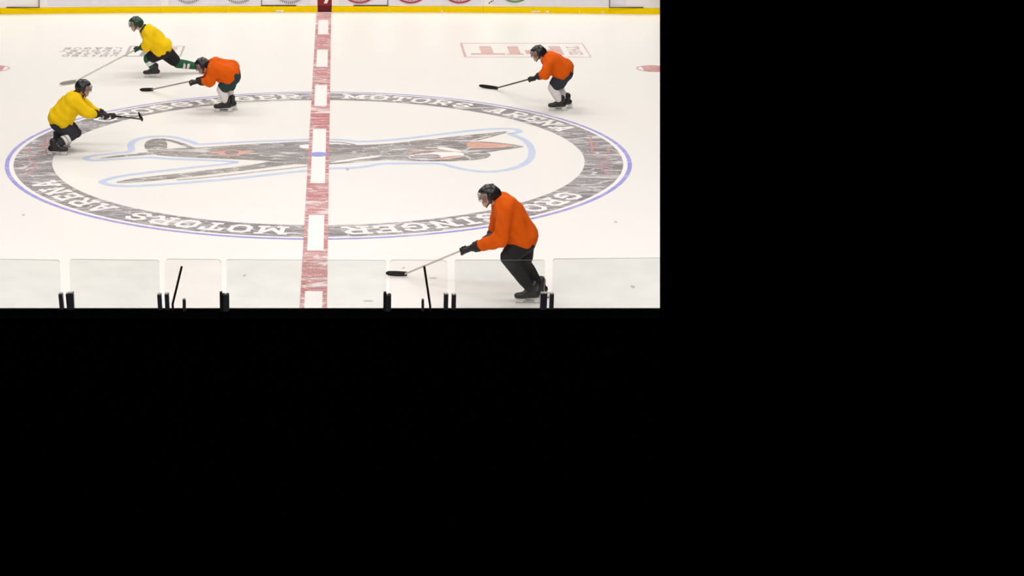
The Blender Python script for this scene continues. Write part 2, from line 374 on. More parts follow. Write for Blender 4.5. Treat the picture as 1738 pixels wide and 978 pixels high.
patch('near_wing', [(197, 309.5), (225, 303.5), (300, 295), (370, 287), (430, 279.5), (460, 275), (525, 272), (525, 276), (490, 280), (440, 286.5), (370, 295), (300, 303), (245, 308.5), (215, 310.5)], M['plane'], ZP * 1.5)
bm = bmesh.new(); ribbon(bm, smooth_pts(gp([(300, 306), (370, 299.5), (440, 291.5), (526, 282)])), .055, ZP * 1.5); up_faces(bm); obj('wing_edge', bm, M['letter_grey'], em)
patch('far_wing', [(690, 241), (740, 236), (790, 230), (830, 226), (862, 223), (846, 227.5), (815, 234), (790, 240), (750, 246), (700, 249)], M['plane'], ZP * 1.5)
bm = bmesh.new(); ribbon(bm, smooth_pts(gp([(800, 240), (825, 234), (858, 225)])), .045, ZP * 2); up_faces(bm); obj('wing_edge', bm, M['plane'], em)
bm = bmesh.new(); ribbon(bm, smooth_pts(gp([(559, 241.5), (580, 242), (603, 246)])), .05, ZP * 1.5); up_faces(bm); obj('canopy_frame', bm, M['plane'], em)
bm = bmesh.new(); ribbon(bm, smooth_pts(gp([(559, 246), (575, 245.5), (590, 246.5)])), .05, ZP * 2); up_faces(bm); obj('canopy_frame', bm, M['plane'], em)
patch('canopy_window', [(512, 246.5), (526, 246), (527, 252), (516, 252.5), (508, 250)], M['white'], ZP * 2.5, 'white cockpit window')
patch('wing_gap', [(559, 276.5), (585, 271.5), (620, 266.5), (646, 264.5), (640, 267.5), (610, 271), (575, 276)], M['white'], ZP * 2.5, k=2)
patch('belly_patch', [(559, 265), (600, 262), (625, 262.5), (600, 268), (559, 274)], M['letter_grey'], ZP * 2, 'lighter grey belly', 2)  # lighter grey area of the emblem's belly
patch('cheek_white', [(742, 251), (752, 250), (775, 254), (784, 258), (766, 256.5), (748, 254)], M['white'], ZP * 2.5)
patch('eye_white', [(694, 265.5), (715, 261.5), (750, 258.5), (782, 259), (786, 265), (765, 269.5), (730, 272), (700, 270)], M['white'], ZP * 2.5)
patch('eye_grey', [(696, 265.5), (715, 263), (738, 262), (748, 265.5), (740, 270.5), (702, 269.5)], M['grey'], ZP * 3)
patch('eye_orange', [(738, 271), (755, 266.5), (785, 264), (768, 268.5)], M['orange'], ZP * 3.5, 'orange streak in the eye')
bm = bmesh.new(); ribbon(bm, smooth_pts(gp([(692, 261), (710, 257.5), (735, 256), (764, 258)])), .06, ZP * 3); up_faces(bm); obj('brow_streak', bm, M['orange'], em, 'thin orange brow')
patch('beak_rim', [(788, 245), (796, 239.5), (815, 240.5), (850, 243), (889, 249), (850, 255), (826, 258.5), (800, 256), (790, 251)], M['plane'], ZP * 2.5, k=2)
patch('beak', [(792, 245), (798, 241.5), (815, 242), (850, 244.5), (872, 247.5), (850, 251), (815, 252), (796, 251)], M['orange'], ZP * 3, 'orange pointed beak', 2)
patch('wing_badge', [(352, 258.5), (375, 257), (393, 253.5), (410, 256.5), (434, 256), (416, 261), (395, 266), (374, 262)], M['orange'], ZP * 2, 'orange winged badge', 2)
bm = bmesh.new(); g = G(393, 259.5); disc(bm, g.x, g.y, .105, .16, ZP * 3); obj('badge_centre', bm, M['plane'], em)

# --- red centre line
cl = empty('centre_line', (0, 0, 0), parent=floor)
hw, zl = .152, ZP * 5
edges = [13.0, 11.57, 9.95, 8.34, 6.68, 5.05, 3.38, 1.70, -1.70, -3.38, -5.05, -6.72, -8.38, -10.05, -11.7, YN]
for i, (a, b) in enumerate(zip(edges[:-1], edges[1:])):
    if i % 2 == 0:
        bm = bmesh.new(); flat(bm, [(-hw, b), (hw, b), (hw, min(a, 12.5)), (-hw, min(a, 12.5))], zl); obj('red_block', bm, M['red'], cl)
    else:
        bm = bmesh.new(); flat(bm, [(-hw * .66, b), (hw * .66, b), (hw * .66, a), (-hw * .66, a)], zl); obj('white_block', bm, M['white'], cl)
        for sg in (-1, 1):
            bm = bmesh.new(); n = int((a - b) / .11); st = (a - b) / n     # the edge stripe is printed in small dashes
            for k in range(n):
                x0, x1 = sorted((sg * hw * .66, sg * hw))
                flat(bm, [(x0, b + k * st), (x1, b + k * st), (x1, b + (k + .78) * st), (x0, b + (k + .78) * st)], zl + ZP)
                xi0, xi1 = sorted((sg * hw * .74, sg * hw * .96))
                flat(bm, [(xi0, b + (k + .78) * st), (xi1, b + (k + .78) * st), (xi1, b + (k + 1) * st), (xi0, b + (k + 1) * st)], zl + ZP)
            obj('edge_stripe', bm, M['red'], cl)
            bm = bmesh.new(); x0, x1 = sorted((sg * hw * .66, sg * hw)); flat(bm, [(x0, b), (x1, b), (x1, a), (x0, a)], zl); obj('edge_backing', bm, M['pale_red'], cl)
bm = bmesh.new(); disc(bm, 0, 0, .135, .14, zl + ZP * 2); obj('centre_spot', bm, M['blue'], cl, 'small blue centre spot')

# --- neutral zone spots
for px, side in ((-12, 'left'), (1109, 'right')):
    g = G(px, 116.5); fs = empty('faceoff_spot', (0, 0, 0), parent=floor)
    bm = bmesh.new(); annulus(bm, .262, .305, ZP * 2, 64, g.x, g.y); obj('rim', bm, M['pale_red'], fs, clip=True)
    bm = bmesh.new()
    flat(bm, [(g.x + .27 * math.cos(t), g.y + .27 * math.sin(t)) for t in [2 * math.pi * i / 48 for i in range(48)] if abs(.27 * math.cos(t)) < .2], ZP * 2.5)
    obj('red_fill', bm, M['red'], fs, clip=True)
    bm = bmesh.new(); disc(bm, g.x, g.y, .27, .27, ZP * 1.5); obj('white_fill', bm, M['white'], fs, clip=True)

# --- upside-down red lettering in a frame, far right
pit = empty('framed_red_lettering', (0, 0, 0), parent=floor)
a, b = G(783, 73.5), G(1003, 97); x0, y0, x1, y1 = G(790, 97).x, b.y, b.x, a.y
bm = bmesh.new()
ribbon(bm, [(x0, y0), (x1, y0), (x1, y1), (x0, y1)], .045, ZP, False); ribbon(bm, [(x0, y1), (x0, y0)], .045, ZP); up_faces(bm)
obj('thin_frame', bm, M['pale_red'], pit)
A = G(838, 93).y; B = G(838, 78.5).y; H_ = B - A
def quad(x_a, x_b, v0, v1):
    """photo x at the lower row, fractions of the letter height"""
    XA, XB = G(x_a, 93).x, G(x_b, 93).x
    return [(XA, A + H_ * v0), (XB, A + H_ * v0), (XB, A + H_ * v1), (XA, A + H_ * v1)]
for nm, qs in (('letter', [quad(818, 839, 0, 1), quad(800, 858, 0, .17)]), ('letter', [quad(866, 885, 0, 1), quad(861, 889, 0, .12)]),
               ('letter', [quad(938, 958, 0, 1), quad(903, 940, 0, .16), quad(903, 940, .44, .6), quad(894, 908, .1, .52)])):
    bm = bmesh.new()
    for k, q in enumerate(qs): flat(bm, q, ZP + .0004 * k)
    obj(nm, bm, M['pale_red'], pit)
X0, X1 = G(966, 93).x, G(991, 93).x                                 # the short word stands sideways beside the big ones
def fn_the(u, v):
    W = text_width('THE'); return (X1 - (X1 - X0) * (1 - v) * .95, A + H_ * (1 - u / W) * 1.0)
lay_letters('THE', fn_the, pit, M['pale_red'], ZP, .14)

# --- upside-down league lettering and shield, far left
lg = empty('league_lettering', (0, 0, 0), parent=floor)
for s, yb, yt, xr, xl in (('LEAGUE', 80.7, 84.0, 207, 109), ('HOCKEY', 84.9, 88.2, 206, 101), ('STATES', 89.0, 92.2, 203, 112), ('UNITED', 93.0, 96.2, 199.5, 105)):
    W = text_width(s, .3); Yb, Yt = G(xr, yb).y, G(xr, yt).y; Xr, Xl = G(xr, (yb + yt) / 2).x, G(xl, (yb + yt) / 2).x
    lay_letters(s, lambda u, v: (Xr + (Xl - Xr) * u / W, Yb + (Yt - Yb) * v), lg, M['letter_grey'], ZP, .16, .3)
sh = empty('framed_shield', (0, 0, 0), parent=floor)
a, b = G(222, 78.7), G(306, 95.5); xa, xb = (G(213, 95.5).x, b.x); ya, yb = b.y, a.y
bm = bmesh.new(); ribbon(bm, [(xa, ya), (xb, ya), (xb, yb), (xa, yb)], .05, ZP * 2); ribbon(bm, [(xa, yb), (xa, ya)], .05, ZP * 2); up_faces(bm); obj('dark_frame', bm, M['letter_grey'], sh)
bm = bmesh.new(); w_ = xb - xa; flat(bm, [(xa + .24 * w_, ya + .06), (xb - .12 * w_, ya + .06), (xb - .14 * w_, yb - .35), (xa + .28 * w_, yb - .35)], ZP); obj('grey_field', bm, M['grey'], sh)
bm = bmesh.new(); flat(bm, [(xb - .27 * w_, ya + .7 * (yb - ya)), (xb - .10 * w_, ya + .66 * (yb - ya)), (xb - .12 * w_, ya + .9 * (yb - ya)), (xb - .30 * w_, ya + .92 * (yb - ya))], ZP * 2); obj('red_field', bm, M['pale_red'], sh)

# --- scuffs and puck marks on the ice
for px, py, a, b in ((1045, 377, .022, .05), (1074, 487, .025, .06), (590, 288, .025, .06), (735, 472, .05, .03), (685, 455, .02, .04), (40, 365, .02, .05), (911, 353, .015, .03), (415, 468, .02, .05), (625, 511, .06, .03)):
    g = G(px, py); bm = bmesh.new(); disc(bm, g.x, g.y, a, b, ZP, 16); obj('puck_mark', bm, M['scuff'], floor)

# ================================================================ FAR BOARDS
far = empty('wall_far', (0, 12.55, 0), 'far rink boards with yellow kickplate, pale advertising film and a dark red centre panel', kind='structure')
def bowY(px): return 12.58 - .26 * ((px - 550) / 555) ** 2          # the boards bow very slightly
cuts = [-110, 0, 165, 272, 383, 462, 539, 563, 661, 750, 820, 905, 1034, 1124]
KT = P(550, 10.3, 12.58).z
def quadbox(bm, X0, X1, Y0, Y1, z0, z1, t):
    v = [bm.verts.new(p) for p in ((X0, Y0, z0), (X1, Y1, z0), (X1, Y1, z1), (X0, Y0, z1), (X0, Y0 + t, z0), (X1, Y1 + t, z0), (X1, Y1 + t, z1), (X0, Y0 + t, z1))]
    for f in ((0, 1, 2, 3), (5, 4, 7, 6), (4, 0, 3, 7), (1, 5, 6, 2), (3, 2, 6, 7), (4, 5, 1, 0)): bm.faces.new([v[i] for i in f])
def xat(px): return P(px, 15, bowY(px)).x
for a, b in zip(cuts[:-1], cuts[1:]):
    red = a == 539
    Xa, Xb, Ya, Yb = xat(a) + .002, xat(b) - .002, bowY(a), bowY(b)
    bm = bmesh.new(); quadbox(bm, Xa, Xb, Ya, Yb, 0, KT - .004, .05)
    obj('kick_plate', bm, M['maroon'] if red else M['yellow'], far, 'dark maroon kickplate' if red else None, clip=True)
    bm = bmesh.new(); quadbox(bm, Xa, Xb, Ya + .012, Yb + .012, KT, 1.02, .05)
    obj('board_panel', bm, M['darkred'] if red else M['board'], far, 'dark red centre panel' if red else None, clip=True)
    bm = bmesh.new(); quadbox(bm, Xa, Xb, Ya - .01, Yb - .01, 1.022, 1.07, .14)
    obj('cap_rail', bm, M['darkred'] if red else M['board'], far, clip=True)
def film(a, b, z0=None):
    X0, X1 = xat(a), xat(b); zb = P((a + b) / 2, 8.2, bowY((a + b) / 2)).z if z0 is None else z0
    bm = bmesh.new(); quadbox(bm, X0, X1, bowY(a) + .008, bowY(b) + .008, zb, .98, .003); obj('advert_film', bm, M['film'], far, clip=True)
film(39, 65); film(69, 271, KT + .03); film(286, 461, KT + .03); film(464, 527, KT + .03); film(575, 660, KT + .03); film(663, 817, KT + .03); film(836, 1033, KT + .03); film(1037, 1062, KT + .03)
def ring(px, col, R, bottom, dashed=False):
    y = bowY(px) - .016; c0 = P(px, bottom, bowY(px)); cx_, cz_ = c0.x, c0.z + R
    bm = bmesh.new()
    def seg(r_in, r_out, n, duty):
        for i in range(n):
            t0, t1 = 2 * math.pi * i / n, 2 * math.pi * (i + duty) / n
            flat_ = [(r_in, t0), (r_in, t1), (r_out, t1), (r_out, t0)]
            bm.faces.new([bm.verts.new((cx_ + r * math.sin(t), y, cz_ - r * math.cos(t))) for r, t in flat_])
    if dashed:
        seg(R - .05, R, 56, .5); seg(R - .105, R - .085, 40, 1.0)
        seg(0, R * .33, 12, 1.0)
    else:
        seg(R - .035, R, 48, 1.0); seg(R - .10, R - .06, 36, .6); seg(R - .20, R - .14, 30, .5); seg(0, R * .4, 12, 1)
    obj('round_logo', bm, col, far)
for px in (320, 405, 492): ring(px, M['ink'], .38, 6.2, True)
for px in (610, 697, 780): ring(px, M['redink'], .44, 5.6)
ring(874, M['greenink'], .40, 4.2)
bm = bmesh.new()                                                     # thin slanted script left of the green ring
for i in range(4):
    p = P(829 + i * 3.5, 6 - i * 2.2, bowY(830)); bm.faces.new([bm.verts.new((p.x + q[0], bowY(830) + .004, p.z + q[1])) for q in ((0, 0), (.03, -.01), (.045, .03), (.01, .03))])
obj('script_logo', bm, M['ink'], far)
X = xat(551); Yr = bowY(551)
bm = bmesh.new(); pz = P(551, 6, Yr).z
bm.faces.new([bm.verts.new((X + q[0], Yr + .006, pz + q[1])) for q in ((-.02, .0), (.05, .0), (.09, .10), (.09, .22), (.03, .12))])
obj('white_emblem', bm, M['board'], far, 'white mark on the dark red panel')
for a, b, side in ((11, 67, 1), (444, 503, -1), (600, 658, 1), (1034, 1092, -1)):    # gates outlined by dark gaps
    bm = bmesh.new(); y = min(bowY(a), bowY(b)); z = KT + .004; Xa, Xb = xat(a), xat(b)
    add_box(bm, (Xa, y - .004, z), (Xb, y + .01, z + .016))
    xs = Xb if side > 0 else Xa
    add_box(bm, (xs - .008, y - .004, z), (xs + .008, y + .01, 1.02))
    obj('gate_gap', bm, M['gap'], far, clip=True)
rnd = random.Random(3)                                               # chipped snow stuck on the kickplate
for px, wpx in ((472, 9), (479, 6), (750, 4), (905, 8), (915, 12), (930, 10), (985, 6), (1023, 5)):
    p = P(px, 20, bowY(px)); bm = bmesh.new(); ww = wpx / 85
    pts = [(ww / 2 * math.cos(t) * rnd.uniform(.7, 1.1), .02 * math.sin(t) * rnd.uniform(.6, 1.2)) for t in [2 * math.pi * i / 9 for i in range(9)]]
    bm.faces.new([bm.verts.new((p.x + u, bowY(px) - .003, .03 + v)) for u, v in pts]); obj('snow_scrape', bm, M['white'], far)

# ================================================================ NEAR BOARDS AND GLASS
near = empty('wall_near', (0, YN, 0), 'black backed near boards below the glass barrier', kind='structure')
bm = bmesh.new(); add_box(bm, (-14, YN - .26, -.06), (nr.x + 4, YN, top_near - .02)); obj('board_backing', bm, M['black'], near, clip=True)
bm = bmesh.new(); add_box(bm, (-14, YN - .28, top_near - .02), (nr.x + 4, YN, top_near)); obj('cap_rail', bm, M['black'], near, clip=True)
YG = YN - .03
def pane(parent, xl, xr, yt0, yt1, mats, label=None, rad=.02, xlb=None, xrb=None):
    """one sheet of 12 mm glass with rounded top corners, standing on the boards"""
    a, b = P(xl, yt0, YG), P(xr, yt1, YG)
    ab = P(xlb if xlb else xl, 523, YG); bb = P(xrb if xrb else xr, 523, YG)
    pts = [(ab.x, top_near), (bb.x, top_near)]
    for i in range(5):
        t = math.pi / 2 * i / 4; pts.append((b.x - rad + rad * math.cos(t), b.z - rad + rad * math.sin(t)))
    for i in range(5):
        t = math.pi / 2 + math.pi / 2 * i / 4; pts.append((a.x + rad + rad * math.cos(t), a.z - rad + rad * math.sin(t)))
    bm = bmesh.new(); n = len(pts); h = .006
    A = [bm.verts.new((p[0], YG - h, p[1])) for p in pts]; B = [bm.verts.new((p[0], YG + h, p[1])) for p in pts]
    bm.faces.new(A).material_index = 0; bm.faces.new(B[::-1]).material_index = 0
    for i in range(n): bm.faces.new((A[(i + 1) % n], A[i], B[i], B[(i + 1) % n])).material_index = 1 if i > 1 and i < n - 1 else 0
    return obj('glass_pane', bm, mats, parent, label, clip=True)
def stanchion(parent, x0, x1, yt, xb0=None, lip=False):
    """square aluminium post slotted onto the glass edge; the channel end shows bare metal"""
    shift = (xb0 - x0) if xb0 else 0
    a, b = P(x0, yt, YG), P(x1, yt, YG); ab, bb = P(x0 + shift, 523, YG), P(x1 + shift, 523, YG)
    bm = bmesh.new(); zt = a.z; e = .028
    q = [(ab.x, YG - e, top_near), (bb.x, YG - e, top_near), (bb.x, YG + e, top_near), (ab.x, YG + e, top_near)]
    t = [(a.x, YG - e, zt), (b.x, YG - e, zt), (b.x, YG + e, zt), (a.x, YG + e, zt)]
    Q = [bm.verts.new(p) for p in q]; T = [bm.verts.new(p) for p in t]
    bm.faces.new(Q[::-1]); bm.faces.new(T)
    for i in range(4): bm.faces.new((Q[i], Q[(i + 1) % 4], T[(i + 1) % 4], T[i]))
    bmesh.ops.bevel(bm, geom=bm.edges[:], offset=.003, segments=1, affect='EDGES')
    s = obj('stanchion', bm, M['post'], parent)
    bm = bmesh.new(); add_box(bm, (a.x + .005, YG - e * .8, zt), (b.x - .005, YG + e * .8, zt + .004)); obj('end_cap', bm, M['postcap'], s)
    return s
PG, PC = [M['pane'], M['pane_edge']], [M['pane_clear'], M['pane_edge']]
gb = empty('glass_barrier', (0, YN - .05, top_near), 'row of clear safety glass panes with dark posts along the near boards', 'barrier')
pane(gb, -70, 101, 439, 441.5, PG, xrb=105); pane(gb, 118, 270, 440.3, 441.7, PG, xlb=121, xrb=272)
pane(gb, 384, 655.5, 440.7, 442, PG, 'widest pane, crossed by the red line', xlb=386); pane(gb, 772, 925, 441.5, 441.5, PG, xrb=923)
pane(gb, 938.5, 1150, 439.5, 437.5, PG, xlb=936)
for x0, x1, yt, xb in ((99.5, 106.5, 498, 102), (111.8, 116.5, 497.7, 114.2), (116, 125, 496.7, 117.2), (267, 274, 499, 268.5), (753.3, 760.8, 498.5, 752.8), (766.5, 774, 499.3, 766), (917.3, 928.5, 497.2, 916.3), (933, 940, 498, 932)):
    stanchion(gb, x0, x1, yt, xb)
def round_post(x0, x1, yt, xl0, xl1, ytl, parent):
    """round gate post with an open tube top and a flat hinge bar beside it"""
    a, b = P(x0, yt, YG - .02), P(x1, yt, YG - .02); r = (b.x - a.x) / 2; x = (a.x + b.x) / 2
    bm = bmesh.new(); n = 20; yc = YG - .035
    O = [[bm.verts.new((x + rr * math.cos(2 * math.pi * i / n), yc + rr * math.sin(2 * math.pi * i / n), z)) for i in range(n)] for rr, z in ((r, top_near), (r, a.z), (r * .8, a.z), (r * .8, a.z - .06))]
    for k in range(3):
        for i in range(n): bm.faces.new((O[k][i], O[k][(i + 1) % n], O[k + 1][(i + 1) % n], O[k + 1][i]))
    bm.faces.new(O[3]); bm.faces.new(O[0][::-1])
    p = obj('round_post', bm, M['post'], parent)
    l, m_ = P(xl0, ytl, YG - .04), P(xl1, ytl, YG - .04); bm = bmesh.new(); add_box(bm, (l.x, yc - .03, top_near), (m_.x, yc, l.z)); obj('hinge_bar', bm, M['rod'], p)
    bm = bmesh.new(); add_box(bm, (x - r * .3, yc - .01, a.z - .05), (x + r * .3, yc + .02, a.z + .004)); obj('glass_clip', bm, M['postcap'], p)
round_post(376.5, 389.3, 497.8, 373, 377.5, 494.5, gb); round_post(650.5, 664, 498.3, 651, 655.8, 494.8, gb)
def gate(name, label, xl, xr, yt, posts, rod, short):
    g = empty(name, (P((xl + xr) / 2, 500, YG).x, YG, top_near), label, 'gate', 'glass gates in the near barrier')
    pane(g, xl, xr, yt, yt + .8, PC, rad=.035)
    for p in posts: stanchion(g, *p)
    # slanted latch rod with a bend near its foot
    Y = YG - .045; pts = [P(x, y, Y) for x, y in rod]; pts[-1].z = top_near
    bm = bmesh.new()
    for p, q in zip(pts[:-1], pts[1:]): add_cyl(bm, p, q, .0098, n=12)
    obj('latch_rod', bm, M['rod'], g, 'slanted black rod')
    a, b = P(short[0], short[2], YG - .045), P(short[1], short[2], YG - .045)
    bm = bmesh.new(); add_box(bm, (a.x, YG - .055, top_near), (b.x, YG - .025, a.z)); s = obj('short_post', bm, M['post'], g)
    bm = bmesh.new(); add_box(bm, (a.x + .002, YG - .053, a.z), (b.x - .002, YG - .027, a.z + .012)); obj('end_cap', bm, M['postcap'], s)
gate('glass_gate', 'clear glass gate left of the red line, its black rod leaning right', 280, 376, 439.8, [(279.5, 286.5, 498.3, 280.8)], [(308.5, 452.3), (293, 516.5), (293.6, 523)], (309.8, 315.2, 509.3))
gate('glass_gate', 'clear glass gate right of the red line, its black rod leaning left', 661.5, 759, 441.2, [], [(720, 452), (730, 519), (730.4, 523)], (715.4, 719.8, 509.3))

# ================================================================ PLAYERS
def add_capsule(bm, p0, r0, p1, r1, n=14, hr=4):
    d = p1 - p0; L = d.length; d = d / L if L > 1e-6 else Vector((0, 0, 1)); a = d.orthogonal().normalized(); b = d.cross(a)
    rings = [(p0, r0, -math.pi / 2 * (1 - i / hr)) for i in range(1, hr + 1)] + [(p1, r1, math.pi / 2 * i / hr) for i in range(hr)]
    R = []
    for p, r, t in rings:
        cc_, ss_ = math.cos(t) * r, math.sin(t) * r
        R.append([bm.verts.new(p + d * ss_ + (a * math.cos(u) + b * math.sin(u)) * cc_) for u in [2 * math.pi * i / n for i in range(n)]])
    t0, t1 = bm.verts.new(p0 - d * r0), bm.verts.new(p1 + d * r1)
    for k in range(len(R) - 1):
        for i in range(n): bm.faces.new((R[k][i], R[k][(i + 1) % n], R[k + 1][(i + 1) % n], R[k + 1][i]))
    for i in range(n): bm.faces.new((t0, R[0][(i + 1) % n], R[0][i])); bm.faces.new((t1, R[-1][i], R[-1][(i + 1) % n]))
def melt(bm, voxel, smooth=4):
    """fuse overlapping forms into one continuous skin"""
    me = bpy.data.meshes.new('tmp'); bm.to_mesh(me); bm.free()
    o = bpy.data.objects.new('tmp', me); C.objects.link(o)
    m = o.modifiers.new('r', 'REMESH'); m.mode = 'VOXEL'; m.voxel_size = voxel
    if smooth:
        s = o.modifiers.new('s', 'SMOOTH'); s.factor = .5; s.iterations = smooth
    dg = bpy.context.evaluated_depsgraph_get(); dg.update(); ev = o.evaluated_get(dg)
    m2 = bpy.data.meshes.new_from_object(ev); bm2 = bmesh.new(); bm2.from_mesh(m2)
    bpy.data.objects.remove(o); bpy.data.meshes.remove(me); bpy.data.meshes.remove(m2)
    return bm2
def chain(bm, pts, rs, n=10):
    for i in range(len(pts) - 1): add_capsule(bm, pts[i], rs[i], pts[i + 1], rs[i + 1], n, 3)
def wrist_point(H, d, fore, k, R):
    a = fore - d * fore.dot(d); a = a.normalized() if a.length > .05 else d.orthogonal().normalized()
    return H - a * (R * .8 + .02 * k) - fore * .06 * k
def hand_forms(bm, H, d, fore, k=1.0, shaft=.017, fr=.010):
    """palm, four fingers of different length curled round a shaft along d, thumb closing from the side; returns the wrist"""
    a = fore - d * fore.dot(d); a = a.normalized() if a.length > .05 else d.orthogonal().normalized()
    s = a.cross(d).normalized()                       # finger wrap plane is a, s
    R = shaft + fr
    wrist = wrist_point(H, d, fore, k, R)
    for j in (-1, 0, 1): add_capsule(bm, wrist + d * j * .012, .020 * k, H - a * R * 1.15 + d * j * .026 * k, .016 * k, 8, 3)
    for j, (off, ln) in enumerate(((.036, 235), (.012, 255), (-.012, 245), (-.035, 215))):
        pts = []
        for q in range(5):
            t = math.pi + math.radians(ln) * q / 4 - .35
            pts.append(H + d * off * k + (a * math.cos(t) + s * math.sin(t)) * R)
        chain(bm, pts, [fr * 1.1, fr * 1.05, fr, fr * .95, fr * .85], 8)
    base = wrist + d * .03 * k + a * .02; pts = [base, H - a * R * .9 + d * .05 * k - s * R * .5, H + d * .048 * k - s * R * 1.05, H + d * .04 * k + a * R * .6 - s * R * .8]
    chain(bm, pts, [fr * 1.3, fr * 1.2, fr * 1.05, fr * .9], 8)
    return wrist
def stick(name, label, butt, heel, toe, mats, group='hockey sticks'):
    g = empty(name, (heel.x, heel.y, 0), label, 'hockey stick', group)
    d = (heel - butt).normalized()
    bm = bmesh.new(); add_beam(bm, butt + d * .12, heel, .030, .022); bmesh.ops.bevel(bm, geom=bm.edges[:], offset=.004, segments=1, affect='EDGES'); obj('shaft', bm, mats[0], g)
    bm = bmesh.new(); add_beam(bm, butt, butt + d * .125, .034, .028); bmesh.ops.bevel(bm, geom=bm.edges[:], offset=.006, segments=2, affect='EDGES'); obj('grip', bm, mats[2], g)
    t = (toe - heel); L = t.length; t = t / L; n = 8; bm = bmesh.new(); up = Vector((0, 0, 1)); up = (up - t * up.dot(t)).normalized(); sd = t.cross(up)
    rows = []
    for i in range(n + 1):
        q = i / n; ctr = heel + t * (L * q - .02) + sd * (.03 * q * q); hh = (.025 + .006 * math.sin(q * math.pi)) * (1 if q < .85 else 1 - .6 * ((q - .85) / .15) ** 2); th_ = .008 * (1 - .5 * q)
        lift = up * .004 * q
        rows.append([bm.verts.new(ctr + lift + up * hh * u + sd * th_ * v) for u, v in ((-1, -1), (-1, 1), (1, 1), (1, -1))])
    for i in range(n):
        for k in range(4): bm.faces.new((rows[i][k], rows[i][(k + 1) % 4], rows[i + 1][(k + 1) % 4], rows[i + 1][k]))
    bm.faces.new(rows[0][::-1]); bm.faces.new(rows[-1]); bmesh.ops.recalc_face_normals(bm, faces=bm.faces)
    obj('blade', bm, mats[1], g, 'taped blade')
    return g
def foot(root, ankle, head, mats, up=Vector((0, 0, 1))):
    """skate: boot, laces, holder and steel blade; ankle is .135 above the ice"""
    side = head.cross(up).normalized(); sole = ankle - up * .075
    bm = bmesh.new()
    add_capsule(bm, ankle + up * .07 - head * .012, .056, ankle - up * .02 - head * .01, .05)
    add_capsule(bm, sole + up * .045 - head * .05, .043, sole + up * .035 + head * .09, .042); add_capsule(bm, sole + up * .035 + head * .08, .044, sole + up * .028 + head * .17, .036)
    add_capsule(bm, ankle + up * .01 + head * .02, .045, sole + up * .04 + head * .1, .038)
    sk = obj('skate', melt(bm, .011, 3), mats[0], root, smooth=True)
    bm = bmesh.new()
    for i in range(4):
        p = ankle + head * (.045 + .024 * i) + up * (.045 - .028 * i); add_cyl(bm, p - side * .03, p + side * .03, .005, n=6)
    obj('laces', bm, M['lace'], sk)
    bm = bmesh.new(); add_beam(bm, sole - head * .10 - up * .0, sole + head * .19 - up * .0, .03, .018, up)
    for o_ in (-.06, .14): add_beam(bm, sole + head * (o_ - .035) - up * .025, sole + head * (o_ + .035) - up * .025, .018, .04, up)
    obj('blade_holder', bm, M['holder'], sk)
    bm = bmesh.new(); add_beam(bm, sole - head * .105 - up * .05, sole + head * .185 - up * .05, .005, .022, up); obj('blade', bm, M['steel'], sk)
def V(x, y, z=0): return Vector((x, y, z))
